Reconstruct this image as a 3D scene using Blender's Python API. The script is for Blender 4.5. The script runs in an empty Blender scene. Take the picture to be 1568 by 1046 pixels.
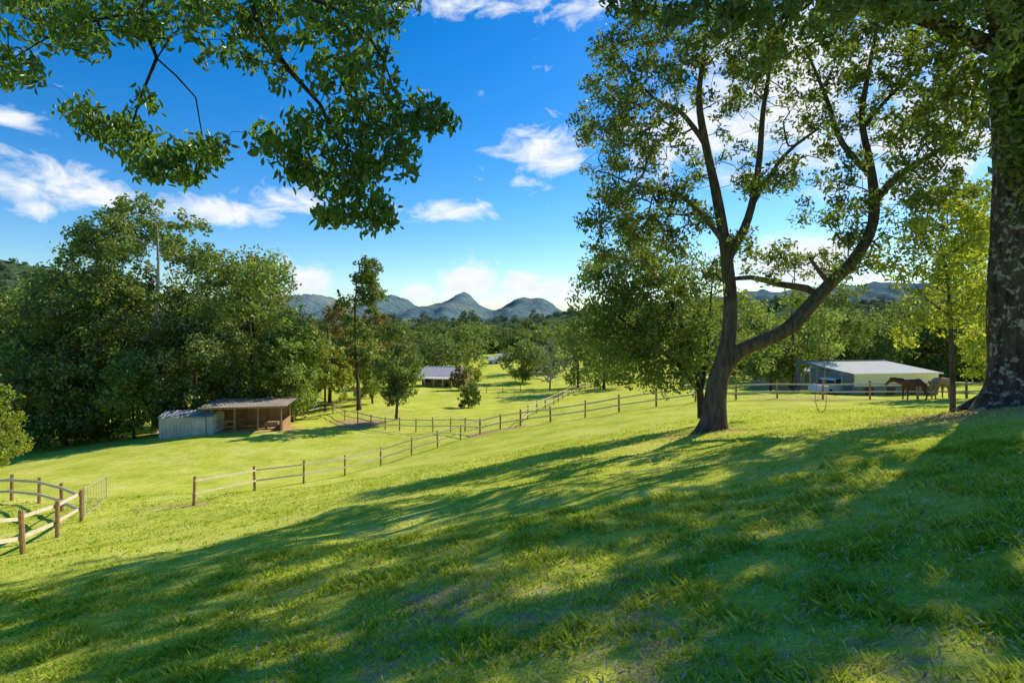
import bpy, math, random
import numpy as np
from mathutils import Vector, noise as mnoise

F=871.0; CX=784.0; HY=490.0; ZC=1.6
rng=np.random.default_rng(7)
scene=bpy.context.scene
col=scene.collection

# image pixel coordinates at an estimated depth -> world (x east, y forward, z up), d = distance along y
def P(px,py,d): return np.array([(px-CX)/F*d, d, ZC+(HY-py)/F*d])
# ---------------------------------------------------------------- terrain
ctrl=[]
def plane(x,y): return 0.159*x-0.171*y
for x in (-12,-4,4,12,22):
    for y in (-14,-4,4,12): ctrl.append((x,y,plane(x,y) if x>-10 else plane(x,y)+0.3))
image_pts=[(297,773,25),(390,752,30),(465,740,32),(528,730,35),(583,714,38),(630,698,40),(670,686,42),(705,672,44),(735,664,46),  # terrain points: image pixel x, image pixel y, estimated depth
(797,652,48),(896,640,46),(1005,621,44),(1065,615,43),(1127,612,42.5),(1190,612,42),(1260,612,41),(1332,612,40),(1480,608,39),
(822,632,57),(848,620,68),(878,604,85),(915,588,112),
(663,662,51),(612,660,53),(568,656,56),(528,646,61),(490,632,70),(440,645,60),
(35,858,17.5),(88,822,20),(125,795,23),(60,768,29),(18,768,30),(-80,768,30),
(0,705,48),(250,672,50),(380,655,53),(650,592,108),(717,625,73),(760,575,135),(605,640,59),(545,625,68),(100,680,56),(300,655,66),
(1093,660,20),(1150,602,50),(1370,603,55),(1430,615,44),(1530,628,15),(1200,582,90),(1458,637,17),(1600,600,60),(1700,600,45),
(1400,634,22),(1400,626,28),(1400,617,35),(1250,640,23),(1250,625,32),(1520,622,24),(1540,613,33),(1650,625,22),(1700,612,32),(1180,630,29),
(640,750,15.8),(300,850,10.4),(900,700,17.6),(1000,570,110),(500,600,100),(200,610,100),(-300,640,80)]
for a,b,d in image_pts:
    p=P(a,b,d); ctrl.append(tuple(p))
ctrl=np.array(ctrl)
n=len(ctrl)
def phi(r): 
    return np.where(r>1e-6, r*r*np.log(np.maximum(r,1e-6)),0)
D=np.linalg.norm(ctrl[:,None,:2]-ctrl[None,:,:2],axis=2)
A=np.zeros((n+3,n+3)); A[:n,:n]=phi(D)+np.eye(n)*22.0
A[:n,n]=1;A[:n,n+1:]=ctrl[:,:2]; A[n,:n]=1;A[n+1:,:n]=ctrl[:,:2].T
W=np.linalg.solve(A,np.concatenate([ctrl[:,2],np.zeros(3)]))
def TZ(x,y):
    x=np.atleast_1d(np.asarray(x,float));y=np.atleast_1d(np.asarray(y,float))
    out=np.empty(len(x))
    for i in range(0,len(x),20000):
        xs=x[i:i+20000];ys=y[i:i+20000]
        r=np.hypot(xs[:,None]-ctrl[None,:,0],ys[:,None]-ctrl[None,:,1])
        z=phi(r)@W[:n]+W[n]+W[n+1]*xs+W[n+2]*ys
        R=np.hypot(xs,ys); t=np.clip((R-85)/90,0,1); t=t*t*(3-2*t)
        z=np.clip(z,-16,12)
        z=z*(1-t)+(-12.6-0.0006*R)*t
        z+= (0.05*np.sin(xs*0.9+0.6*ys)*np.sin(ys*0.7-.3*xs)+0.03*np.sin(xs*2.1)*np.sin(ys*1.7+1))*(R>3)
        out[i:i+20000]=z
    return out
def tz(x,y): return float(TZ(x,y)[0])
def G(px,d):
    x=(px-CX)/F*d
    return np.array([x,d,tz(x,d)])

# ---------------------------------------------------------------- node helpers
def newmat(name):
    m=bpy.data.materials.new(name); m.use_nodes=True
    nt=m.node_tree; nt.nodes.clear()
    out=nt.nodes.new('ShaderNodeOutputMaterial')
    return m,nt,out
def N(nt,t,**kw):
    nd=nt.nodes.new(t)
    return nd
def mth(nt,op,a,b=None,c=None,clamp=False):
    nd=nt.nodes.new('ShaderNodeMath'); nd.operation=op; nd.use_clamp=clamp
    for i,v in enumerate((a,b,c)):
        if v is None: continue
        if isinstance(v,(int,float)): nd.inputs[i].default_value=v
        else: nt.links.new(v,nd.inputs[i])
    return nd.outputs[0]
def mixc(nt,f,a,b,mode='MIX'):
    nd=nt.nodes.new('ShaderNodeMix'); nd.data_type='RGBA'; nd.blend_type=mode
    for s,v in ((0,f),(6,a),(7,b)):
        if isinstance(v,(int,float)): nd.inputs[s].default_value=v
        elif isinstance(v,tuple): nd.inputs[s].default_value=(*v,1)
        else: nt.links.new(v,nd.inputs[s])
    return nd.outputs[2]
def noise_(nt,scale,detail=4,rough=.55,vec=None,dist=0):
    nd=N(nt,'ShaderNodeTexNoise'); nd.inputs['Scale'].default_value=scale; nd.inputs['Detail'].default_value=detail
    nd.inputs['Roughness'].default_value=rough; nd.inputs['Distortion'].default_value=dist
    if vec is not None: nt.links.new(vec,nd.inputs['Vector'])
    return nd.outputs[0]
def ramp(nt,f,stops):
    nd=nt.nodes.new('ShaderNodeValToRGB'); nt.links.new(f,nd.inputs[0])
    e=nd.color_ramp.elements
    while len(e)<len(stops): e.new(0.5)
    for el,(p,c) in zip(e,stops):
        el.position=p; el.color=(*c,1) if isinstance(c,tuple) else (c,c,c,1)
    return nd.outputs[0]
def geopos(nt): return nt.nodes.new('ShaderNodeNewGeometry').outputs['Position']

def leafmat(name,dark,light,trans,tr=.45,gloss=.04,hue=0.0):
    m,nt,out=newmat(name)
    at=N(nt,'ShaderNodeAttribute'); at.attribute_name='tint'
    oi=nt.nodes.new('ShaderNodeObjectInfo')
    f=mth(nt,'ADD',at.outputs['Fac'],mth(nt,'MULTIPLY',mth(nt,'SUBTRACT',oi.outputs['Random'],.5),.35),clamp=True)
    c=mixc(nt,f,dark,light)
    t=mixc(nt,f,tuple(v*.5 for v in trans),trans)
    d=N(nt,'ShaderNodeBsdfDiffuse'); nt.links.new(c,d.inputs[0])
    tl=N(nt,'ShaderNodeBsdfTranslucent'); nt.links.new(t,tl.inputs[0])
    mx=nt.nodes.new('ShaderNodeMixShader'); mx.inputs[0].default_value=tr
    nt.links.new(d.outputs[0],mx.inputs[1]); nt.links.new(tl.outputs[0],mx.inputs[2])
    if gloss<=0:
        nt.links.new(mx.outputs[0],out.inputs[0]); return m
    g=N(nt,'ShaderNodeBsdfGlossy'); g.inputs['Roughness'].default_value=.42; g.inputs[0].default_value=(.95,.95,.9,1)
    m2=nt.nodes.new('ShaderNodeMixShader'); m2.inputs[0].default_value=gloss
    nt.links.new(mx.outputs[0],m2.inputs[1]); nt.links.new(g.outputs[0],m2.inputs[2])
    nt.links.new(m2.outputs[0],out.inputs[0])
    return m
def barkmat(name,c1,c2,c3=None,scale=6,bump=.6,zs=.25):
    m,nt,out=newmat(name)
    mp=N(nt,'ShaderNodeMapping'); nt.links.new(geopos(nt),mp.inputs[0]); mp.inputs['Scale'].default_value=(1,1,zs)
    n1=noise_(nt,scale,6,.65,mp.outputs[0])
    c=ramp(nt,n1,[(.32,c1),(.68,c2)])
    if c3:
        n3=noise_(nt,4.5,7,.75,geopos(nt))
        c=mixc(nt,ramp(nt,n3,[(.54,0.0),(.59,1.0)]),c,c3)
    b=N(nt,'ShaderNodeBump'); b.inputs['Strength'].default_value=bump; b.inputs['Distance'].default_value=.06
    nt.links.new(n1,b.inputs['Height'])
    p=N(nt,'ShaderNodeBsdfPrincipled'); p.inputs['Roughness'].default_value=.9; p.inputs['Specular IOR Level'].default_value=.2
    nt.links.new(c,p.inputs['Base Color']); nt.links.new(b.outputs[0],p.inputs['Normal']); nt.links.new(p.outputs[0],out.inputs[0])
    return m
def plainmat(name,c1,c2,scale=4,rough=.85,wave=None,metal=0.0,spec=.15):
    m,nt,out=newmat(name)
    n1=noise_(nt,scale,5,.6,geopos(nt))
    c=ramp(nt,n1,[(.3,c1),(.7,c2)])
    p=N(nt,'ShaderNodeBsdfPrincipled'); p.inputs['Roughness'].default_value=rough; p.inputs['Metallic'].default_value=metal
    p.inputs['Specular IOR Level'].default_value=spec
    nt.links.new(c,p.inputs['Base Color']); nt.links.new(p.outputs[0],out.inputs[0])
    return m

M_leaf_hero=leafmat('leaf_hero',(.030,.055,.009),(.12,.18,.028),(.40,.52,.04),.42,.05)
M_leaf_fg=leafmat('leaf_foreground',(.035,.08,.010),(.12,.22,.025),(.36,.58,.04),.43,.05)
M_leaf_dark=leafmat('leaf_dark',(.05,.085,.018),(.20,.27,.06),(.42,.54,.07),.40,.04)
M_leaf_mid=leafmat('leaf_mid',(.075,.13,.018),(.28,.37,.07),(.54,.68,.08),.42,.04)
M_leaf_yellow=leafmat('leaf_yellow',(.11,.16,.015),(.30,.37,.045),(.72,.78,.06),.5,.03)
M_leaf_bronze=leafmat('leaf_bronze',(.12,.09,.025),(.34,.26,.09),(.55,.45,.10),.35,.02)
M_leaf_far=leafmat('leaf_far',(.07,.12,.035),(.20,.27,.085),(.38,.48,.11),.32,0)
M_leaf_hazy=leafmat('leaf_hazy',(.10,.16,.09),(.20,.27,.13),(.3,.38,.17),.25,0)  # paler leaf colour with aerial haze mixed in, for hill trees
M_bark=barkmat('bark_grey_brown',(.045,.033,.022),(.17,.135,.095),None,7)
M_bark_lichen=barkmat('bark_lichen',(.025,.018,.012),(.12,.09,.065),(.36,.33,.26),6)
M_bark_pale=barkmat('bark_pale',(.28,.26,.21),(.50,.46,.40),None,4,.3)
M_bark_dark=barkmat('bark_dark',(.02,.016,.011),(.08,.062,.045),None,9)

# ---------------------------------------------------------------- mesh building
def mesh_from(name,V,Q,mats,mi=None,tint=None,smooth=None):
    me=bpy.data.meshes.new(name)
    V=np.asarray(V,np.float32); Q=np.asarray(Q,np.int32)
    me.vertices.add(len(V)); me.vertices.foreach_set('co',V.ravel())
    k=Q.shape[1]
    me.loops.add(Q.size); me.loops.foreach_set('vertex_index',Q.ravel())
    me.polygons.add(len(Q)); me.polygons.foreach_set('loop_start',np.arange(0,Q.size,k,dtype=np.int32))
    try: me.polygons.foreach_set('loop_total',np.full(len(Q),k,np.int32))
    except Exception: pass
    for m in mats: me.materials.append(m)
    if mi is not None: me.polygons.foreach_set('material_index',np.asarray(mi,np.int32))
    if smooth is not None: me.polygons.foreach_set('use_smooth',np.asarray(smooth,bool))
    else: me.polygons.foreach_set('use_smooth',np.zeros(len(Q),bool))
    if tint is not None:
        a=me.attributes.new('tint','FLOAT','POINT'); a.data.foreach_set('value',np.asarray(tint,np.float32))
    me.update(calc_edges=True)
    return me
def obj(name,me,loc=(0,0,0),rotz=0,scale=1,parent=None):
    o=bpy.data.objects.new(name,me); col.objects.link(o); o.location=loc; o.rotation_euler=(0,0,rotz)
    o.scale=(scale,)*3 if np.isscalar(scale) else scale
    if parent: o.parent=parent
    return o
def empty(name,loc=(0,0,0)):
    o=bpy.data.objects.new(name,None); o.location=loc; col.objects.link(o); return o

def catmull(pts,step):
    pts=np.array(pts,float); out=[pts[0]]
    for i in range(len(pts)-1):
        p0=pts[max(i-1,0)];p1=pts[i];p2=pts[i+1];p3=pts[min(i+2,len(pts)-1)]
        k=max(1,int(np.linalg.norm((p2-p1)[:3])/step))
        for j in range(1,k+1):
            t=j/k
            out.append(.5*((2*p1)+(p2-p0)*t+(2*p0-5*p1+4*p2-p3)*t*t+(3*p1-p0-3*p2+p3)*t**3))
    return np.array(out)

class Skel:
    def __init__(s): s.p=np.zeros((30000,3)); s.n=0; s.par=[]; s.fix=[]
    def add(s,p,par,r=0):
        s.p[s.n]=p; s.par.append(par); s.fix.append(r); s.n+=1; return s.n-1
    def near(s,q,maxn=None):
        d=np.linalg.norm(s.p[:s.n]-q,axis=1); i=int(d.argmin()); return i,d[i]
    def path(s,pts,step=.4,jit=.0,r=None):
        c=catmull(pts,step)
        last=-1 if s.n==0 else s.near(c[0,:3])[0]
        for k,q in enumerate(c):
            if k==0 and s.n>0: continue
            last=s.add(q[:3]+(r.normal(0,jit,3) if (jit and r is not None) else 0),last,max(q[3],.004))
    def grow(s,att,step,r,up=.15,minz=None,wig=.05):
        d0=np.array([s.near(a)[1] for a in att])
        for k in np.argsort(d0):
            a=att[k]
            df=a-s.p[:s.n]; d=np.linalg.norm(df,axis=1); cost=d*(1+.5*np.clip(-df[:,2]/(d+1e-6),-.3,1))
            if minz is not None: cost=cost+ (s.p[:s.n,2]<minz)*50
            i=int(cost.argmin()); L=d[i]
            if L<step*.5: continue
            m=max(1,int(L/step)); p0=s.p[i].copy(); last=i
            side=r.normal(0,.12*L,3); side[2]-=up*L*.5
            for j in range(1,m+1):
                t=j/m
                q=p0+(a-p0)*t+side*math.sin(math.pi*t)+ (r.normal(0,wig*step*2,3) if j<m else 0)
                last=s.add(q,last,0)
    def radii(s,tip,p=2.3):
        n=s.n; acc=np.zeros(n); 
        ch=[[] for _ in range(n)]
        for i,pa in enumerate(s.par):
            if pa>=0: ch[pa].append(i)
        r=np.zeros(n)
        for i in range(n-1,-1,-1):
            v=acc[i]**(1/p) if acc[i]>0 else tip
            if s.fix[i]>0: v=s.fix[i]
            r[i]=max(v,tip)
            if s.par[i]>=0: acc[s.par[i]]+=r[i]**p
        for i in range(n):
            pa=s.par[i]
            if pa>=0 and s.fix[i]==0: r[i]=min(r[i],r[pa]*.85)
        return r,ch
    def tubes(s,tip=.01,p=2.3,thin=3):
        r,ch=s.radii(tip,p)
        V=[];Q=[];nv=0
        stack=[(0,-1)]
        while stack:
            st,pa=stack.pop()
            chain=[st] if pa<0 else [pa,st]
            cur=st
            while ch[cur]:
                c=sorted(ch[cur],key=lambda k:-r[k]); 
                for o_ in c[1:]: stack.append((o_,cur))
                cur=c[0]; chain.append(cur)
            pts=s.p[chain]; rr=r[chain].copy()
            if pa>=0: rr[0]=rr[1]
            if len(pts)<2: continue
            rm=rr.max(); k=14 if rm>.3 else 8 if rm>.08 else 5 if rm>.03 else thin
            T=np.gradient(pts,axis=0); T/=np.linalg.norm(T,axis=1)[:,None]+1e-9
            u=np.cross(T[0],[.3,.9,.2]); u/=np.linalg.norm(u)+1e-9
            ang=np.arange(k)/k*2*math.pi
            for j in range(len(pts)):
                u=u-T[j]*u.dot(T[j]); u/=np.linalg.norm(u)+1e-9; w=np.cross(T[j],u)
                wob=1+ (.10*np.sin(ang*3+j*.35)+.06*np.sin(ang*5-j*.5) if rm>.15 else 0)
                V.append(pts[j]+(np.cos(ang)*wob)[:,None]*u*rr[j]+(np.sin(ang)*wob)[:,None]*w*rr[j])
                if j:
                    a=nv+(j-1)*k; b=nv+j*k; i=np.arange(k); i2=(i+1)%k
                    Q.append(np.stack([a+i,a+i2,b+i2,b+i],1))
            nv+=len(pts)*k
        return np.concatenate(V),np.concatenate(Q)

def unit(v): return v/(np.linalg.norm(v,axis=-1,keepdims=True)+1e-9)
def leaves(C,L,Wd,r,outward=None,droop=0.0,hi=False,up=.5,tint=None):
    n_=len(C)
    d=unit(r.normal(0,1,(n_,3))+np.array([0,0,-droop])+(0 if outward is None else outward*.6))
    nr=unit(r.normal(0,1,(n_,3))+np.array([0,0,up])+(0 if outward is None else outward*.8))
    s_=unit(np.cross(d,nr)); nn=np.cross(s_,d)
    sz=r.uniform(.65,1.25,n_)[:,None]; l=L*sz; w=Wd*sz
    if tint is None: tint=r.beta(2,2.2,n_)
    if not hi:
        V=np.stack([C-d*l/2, C+s_*w/2+nn*w*.12, C+d*l/2, C-s_*w/2+nn*w*.12],1).reshape(-1,3)
        Q=np.arange(n_*4).reshape(-1,4); return V,Q,np.repeat(tint,4)
    sd=nn*w*.22
    V=np.stack([C-d*l/2, C-d*l*.18+s_*w/2+sd, C+d*l*.2+s_*w*.42+sd, C+d*l/2-nn*l*.12, C+d*l*.2-s_*w*.42+sd, C-d*l*.18-s_*w/2+sd],1).reshape(-1,3)
    b=np.arange(n_)[:,None]*6
    Q=np.concatenate([b+np.array([0,1,2,3]),b+np.array([3,4,5,0])]); return V,Q,np.repeat(tint,6)
def join_tree(name,tub,lv,mats):
    V1,Q1=tub; V2,Q2,t=lv
    V=np.concatenate([V1,V2]); Q=np.concatenate([Q1,Q2+len(V1)])
    mi=np.concatenate([np.zeros(len(Q1)),np.ones(len(Q2))])
    return mesh_from(name,V,Q,mats,mi,np.concatenate([np.zeros(len(V1)),t]),mi==0)

def auto_tree(name,seed,H,R,th,r0,ncl,cr,nleaf,leaf,mats,shape='round',flat=.85,lean=0,tip=.02,droop=.2,gap=0.0):
    r=np.random.default_rng(seed)
    cz=(th+H)/2; rz=(H-th)/2
    cl=[]
    while len(cl)<ncl:
        v=unit(r.normal(0,1,3)); q=r.uniform(.35,1)**.6
        z=v[2]*q
        c=np.array([v[0]*q*R,v[1]*q*R,cz+z*rz])
        if shape=='umbrella':
            if z<-.1 and r.random()<.7: continue
        cl.append((c,cr*r.uniform(.5,1.35)))
    s=Skel()
    lx=lean*H
    s.path([(0,0,-.4,r0*1.45),(0.02*lx,0,.5,r0),(.4*lx+r.normal(0,.02*H),r.normal(0,.02*H),H*.4,r0*.7),(.8*lx+r.normal(0,.03*H),r.normal(0,.03*H),H*.72,r0*.35),(lx,0,H*.93,r0*.1)],H/25,.01*H/10,r)
    cent=np.array([c for c,_ in cl])+np.array([lx*.7,0,0])
    sub=cent[r.integers(0,ncl,ncl*2)]+r.normal(0,cr*.5,(ncl*2,3))
    s.grow(np.concatenate([cent,sub]),H/22,r,.12,minz=th*.6)
    tub=s.tubes(tip)
    rr_=np.array([q for _,q in cl])
    ns=ncl*9
    si=r.choice(ncl,ns,p=rr_**2/(rr_**2).sum())
    sv=unit(r.normal(0,1,(ns,3))); sv[:,2]=np.where(sv[:,2]<0,sv[:,2]*.6,sv[:,2])
    sc=cent[si]+sv*(rr_[si]*r.uniform(.45,1.05,ns))[:,None]*np.array([1.1,1.1,flat])
    sr=rr_[si]*r.uniform(.22,.48,ns)
    idx=r.choice(ns,nleaf,p=sr**1.6/(sr**1.6).sum())
    v=unit(r.normal(0,1,(nleaf,3)))
    C=sc[idx]+v*(sr[idx]*(r.random(nleaf)**.5)*(1+np.abs(r.normal(0,.15,nleaf))))[:,None]
    ct=r.uniform(-.2,.2,ncl); cs=r.uniform(-.15,.15,ns)
    t=np.clip(r.beta(2,2,nleaf)+ct[si[idx]]+cs[idx],0,1)
    ov=unit(sv[idx]+v*.7)
    lv=leaves(C,leaf,leaf*.55,r,outward=ov*.8,droop=droop,up=.4,tint=t)
    return join_tree(name,tub,lv,mats)

# ---------------------------------------------------------------- ground
def build_ground():
    k=420
    u=np.linspace(-1,1,k); c=4*np.sinh(7.6*u)
    X,Y=np.meshgrid(c,c); x=X.ravel();y=Y.ravel()+12
    z=TZ(x,y)
    i=np.arange(k*k).reshape(k,k)
    Q=np.stack([i[:-1,:-1].ravel(),i[:-1,1:].ravel(),i[1:,1:].ravel(),i[1:,:-1].ravel()],1)
    m,nt,out=newmat('grass_ground')
    pos=geopos(nt)
    n1=noise_(nt,.35,5,.6,pos); n2=noise_(nt,6,5,.7,pos); n3=noise_(nt,38,4,.7,pos); n4=noise_(nt,1.6,4,.6,pos)
    f=mth(nt,'ADD',mth(nt,'MULTIPLY',n1,.4),mth(nt,'ADD',mth(nt,'MULTIPLY',n2,.35),mth(nt,'MULTIPLY',n4,.25)))
    c=ramp(nt,f,[(.38,(.40,.47,.05)),(.5,(.69,.70,.09)),(.62,(.88,.80,.24))])
    c=mixc(nt,ramp(nt,n3,[(.34,.65),(.56,0.0)]),c,(.21,.28,.03))
    at=N(nt,'ShaderNodeAttribute'); at.attribute_name='tint'
    df=mth(nt,'ADD',at.outputs['Fac'],mth(nt,'MULTIPLY',mth(nt,'SUBTRACT',n4,.5),1.1))
    df2=mth(nt,'ADD',df,mth(nt,'MULTIPLY',mth(nt,'SUBTRACT',n2,.5),1.2))
    fac=ramp(nt,df2,[(.42,0.0),(.72,1.0)])
    soil=ramp(nt,n3,[(.3,(.34,.20,.09)),(.7,(.74,.50,.27))])
    c=mixc(nt,fac,c,soil)
    b=N(nt,'ShaderNodeBump'); b.inputs['Strength'].default_value=.55; b.inputs['Distance'].default_value=.05
    nt.links.new(mth(nt,'ADD',mth(nt,'MULTIPLY',n2,1.5),n3),b.inputs['Height'])
    d=N(nt,'ShaderNodeBsdfDiffuse'); nt.links.new(c,d.inputs[0]); nt.links.new(b.outputs[0],d.inputs['Normal']); nt.links.new(d.outputs[0],out.inputs[0])
    spots=[(297,25,1.2,.8),(240,25.5,1.5,.7),(1093,20,2.0,.9),(1040,20.5,2.2,.7),(1458,17,1.6,.8),(1540,15,3.5,1.0),(1560,13,3.5,.8),(1380,19,2.5,.5),
      (555,58,3.0,1.1),(530,60,2.5,.9),(735,46,1.8,.9),(770,47,1.8,.8),(797,48,1.2,.8),(410,54,3.5,1.0),(360,53,3,.9),(600,66,5,.5),(1240,42,8,.6),(500,90,8,.4),(1340,40,6,.6),(1180,34,5,.45),
      (700,5.2,1.2,.60),(850,4.5,1.2,.58),(1000,3.5,1.0,.5),(1300,3.5,.9,.5),(640,4.6,1,.5),(980,5,.7,.5),(1200,6,.8,.45),(560,4.2,.8,.45),(1450,5,.9,.45)]
    t=np.zeros(len(x))
    for px,d_,r_,s_ in spots:
        sx=(px-CX)/F*d_; t=np.maximum(t,s_*np.exp(-((x-sx)**2+(y-d_)**2)/(r_*r_)))
    me=mesh_from('ground',np.stack([x,y,z],1),Q,[m],None,t,np.ones(len(Q),bool))
    obj('ground',me)
build_ground()

def build_grass():
    r=np.random.default_rng(3)
    def field(nb,y0,y1,h,w,pw):
        y=y0+(y1-y0)*r.random(nb)**pw
        x=(r.uniform(-1.02,1.02,nb))*(y+.6)
        z=TZ(x,y)
        cl=np.array([mnoise.noise(Vector((a*1.9,b_*1.9,0)))+.6*mnoise.noise(Vector((a*6,b_*6,3))) for a,b_ in zip(x.tolist(),y.tolist())])
        cl=np.clip(.5+cl*.9,0,1)
        keep=r.random(nb)<(.35+.65*cl)
        x,y,z,cl=x[keep],y[keep],z[keep],cl[keep]; m=len(x)
        hh=h*(.35+1.1*cl)*r.uniform(.5,1.4,m)*(.8+.02*y)
        ww=w*r.uniform(.7,1.3,m)*(.7+.09*y)
        a=r.uniform(0,2*math.pi,m); dx=np.cos(a);dy=np.sin(a)
        b=r.uniform(0,2*math.pi,m); ln=r.uniform(.2,1.3,m)*hh
        B=np.stack([x,y,z-.01],1)
        s_=np.stack([dx,dy,0*dx],1)*ww[:,None]/2
        mid=B+np.stack([np.cos(b)*ln*.35,np.sin(b)*ln*.35,hh*.6],1)
        tp=B+np.stack([np.cos(b)*ln,np.sin(b)*ln,hh],1)
        V2=np.stack([B-s_,B+s_,mid+s_*.8,tp],1)
        t=np.repeat(np.clip(r.beta(1.6,2.0,m)-.25*(cl-.5),0,1),4)
        return V2.reshape(-1,3),np.arange(m*4).reshape(-1,4),t
    m,nt,out=newmat('grass_blades')
    at=N(nt,'ShaderNodeAttribute'); at.attribute_name='tint'
    n1=noise_(nt,.35,5,.6,geopos(nt)); n2=noise_(nt,2.2,4,.6,geopos(nt))
    f=mth(nt,'ADD',at.outputs['Fac'],mth(nt,'ADD',mth(nt,'MULTIPLY',mth(nt,'SUBTRACT',n1,.5),.9),mth(nt,'MULTIPLY',mth(nt,'SUBTRACT',n2,.5),1.4)),clamp=True)
    c=ramp(nt,f,[(0,(.09,.17,.010)),(.45,(.31,.41,.03)),(.72,(.62,.62,.09)),(.95,(.88,.76,.42))])
    t=mixc(nt,f,(.48,.62,.04),(.94,.90,.16))
    d=N(nt,'ShaderNodeBsdfDiffuse'); nt.links.new(c,d.inputs[0])
    tl=N(nt,'ShaderNodeBsdfTranslucent'); nt.links.new(t,tl.inputs[0])
    mx=nt.nodes.new('ShaderNodeMixShader'); mx.inputs[0].default_value=.45
    nt.links.new(d.outputs[0],mx.inputs[1]); nt.links.new(tl.outputs[0],mx.inputs[2]); nt.links.new(mx.outputs[0],out.inputs[0])
    a=field(160000,1.6,9,.062,.009,.75); b=field(110000,9,30,.045,.011,.9)
    V=np.concatenate([a[0],b[0]]);Q=np.concatenate([a[1],b[1]+len(a[0])]);T=np.concatenate([a[2],b[2]])
    obj('grass',mesh_from('grass',V,Q,[m],None,T))
    k=5200
    y=1.8+6*r.random(k)**1.3; x=r.uniform(-.45,1.0,k)*(y+.5)
    k2=2500; x=np.concatenate([x,r.normal(12,2.2,k2)]); y=np.concatenate([y,r.normal(14.2,1.6,k2)])
    k3=900; x=np.concatenate([x,r.normal(7,1.6,k3)]); y=np.concatenate([y,r.normal(19.4,1.4,k3)])
    C=np.stack([x,y,TZ(x,y)+.045],1)
    V,Q,T=leaves(C,.06,.013,r,up=1.6)
    lm=leafmat('dry_leaf',(.40,.27,.13),(.86,.72,.46),(.4,.25,.1),.15,0)
    obj('fallen_leaves',mesh_from('fallen_leaves',V,Q,[lm],None,T))
build_grass()

# ---------------------------------------------------------------- box/lumber builder
class MB:
    def __init__(s): s.V=[];s.Fc=[];s.mi=[]
    def box(s,c,ex,ey,ez,mi=0):
        c=np.array(c,float);ex=np.array(ex,float);ey=np.array(ey,float);ez=np.array(ez,float)
        b=len(s.V)
        for i in (-1,1):
            for j in (-1,1):
                for k in (-1,1): s.V.append(c+ex*i+ey*j+ez*k)
        for f in ((0,1,3,2),(4,6,7,5),(0,4,5,1),(2,3,7,6),(0,2,6,4),(1,5,7,3)): s.Fc.append([b+q for q in f]); s.mi.append(mi)
    def aab(s,x0,x1,y0,y1,z0,z1,mi=0):
        s.box(((x0+x1)/2,(y0+y1)/2,(z0+z1)/2),((x1-x0)/2,0,0),(0,(y1-y0)/2,0),(0,0,(z1-z0)/2),mi)
    def beam(s,a,b,w,h,mi=0,up=(0,0,1)):
        a=np.array(a,float);b=np.array(b,float);d=b-a;L=np.linalg.norm(d);d/=L
        sd=np.cross(d,up); sd/=np.linalg.norm(sd)+1e-9; u=np.cross(sd,d)
        s.box((a+b)/2,d*L/2,sd*w/2,u*h/2,mi)
    def post(s,p,h,r,k=8,mi=0,tilt=(0,0)):
        b=len(s.V)
        for z,rr in ((-.3,r),(h-.02,r*.97),(h,r*.8)):
            for i in range(k):
                a=2*math.pi*i/k; s.V.append(np.array([p[0]+math.cos(a)*rr+tilt[0]*z,p[1]+math.sin(a)*rr+tilt[1]*z,p[2]+z]))
        for l in range(2):
            for i in range(k): s.Fc.append([b+l*k+i,b+l*k+(i+1)%k,b+(l+1)*k+(i+1)%k,b+(l+1)*k+i]); s.mi.append(mi)
        s.Fc.append([b+2*k+i for i in range(k)]); s.mi.append(mi)
    def poly(s,pts,mi=0):
        b=len(s.V); s.V+= [np.array(p,float) for p in pts]; s.Fc.append(list(range(b,b+len(pts)))); s.mi.append(mi)
    def corr(s,p0,ux,uz,n_,amp,nrm,mi=0):
        p0=np.array(p0,float);ux=np.array(ux,float);uz=np.array(uz,float);nrm=np.array(nrm,float)
        b=len(s.V); m=n_*4
        for i in range(m+1):
            o=p0+ux*i/m+nrm*amp*math.sin(i/4*2*math.pi)
            s.V.append(o); s.V.append(o+uz)
        for i in range(m): s.Fc.append([b+2*i,b+2*i+2,b+2*i+3,b+2*i+1]); s.mi.append(mi)
    def extr(s,prof,x0,x1,mi=0,inset=0):
        b=len(s.V); k=len(prof)
        for x in (x0,x1):
            for y,z in prof: s.V.append(np.array([x,y,z],float))
        for i in range(k): s.Fc.append([b+i,b+(i+1)%k,b+k+(i+1)%k,b+k+i]); s.mi.append(mi)
        s.Fc.append([b+i for i in range(k)][::-1]); s.mi.append(mi); s.Fc.append([b+k+i for i in range(k)]); s.mi.append(mi)
    def make(s,name,mats,loc=(0,0,0),rotz=0,parent=None):
        me=bpy.data.meshes.new(name); me.from_pydata([tuple(v) for v in s.V],[],s.Fc)
        for m in mats: me.materials.append(m)
        me.polygons.foreach_set('material_index',s.mi); me.update()
        return obj(name,me,loc,rotz,1,parent)

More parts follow.
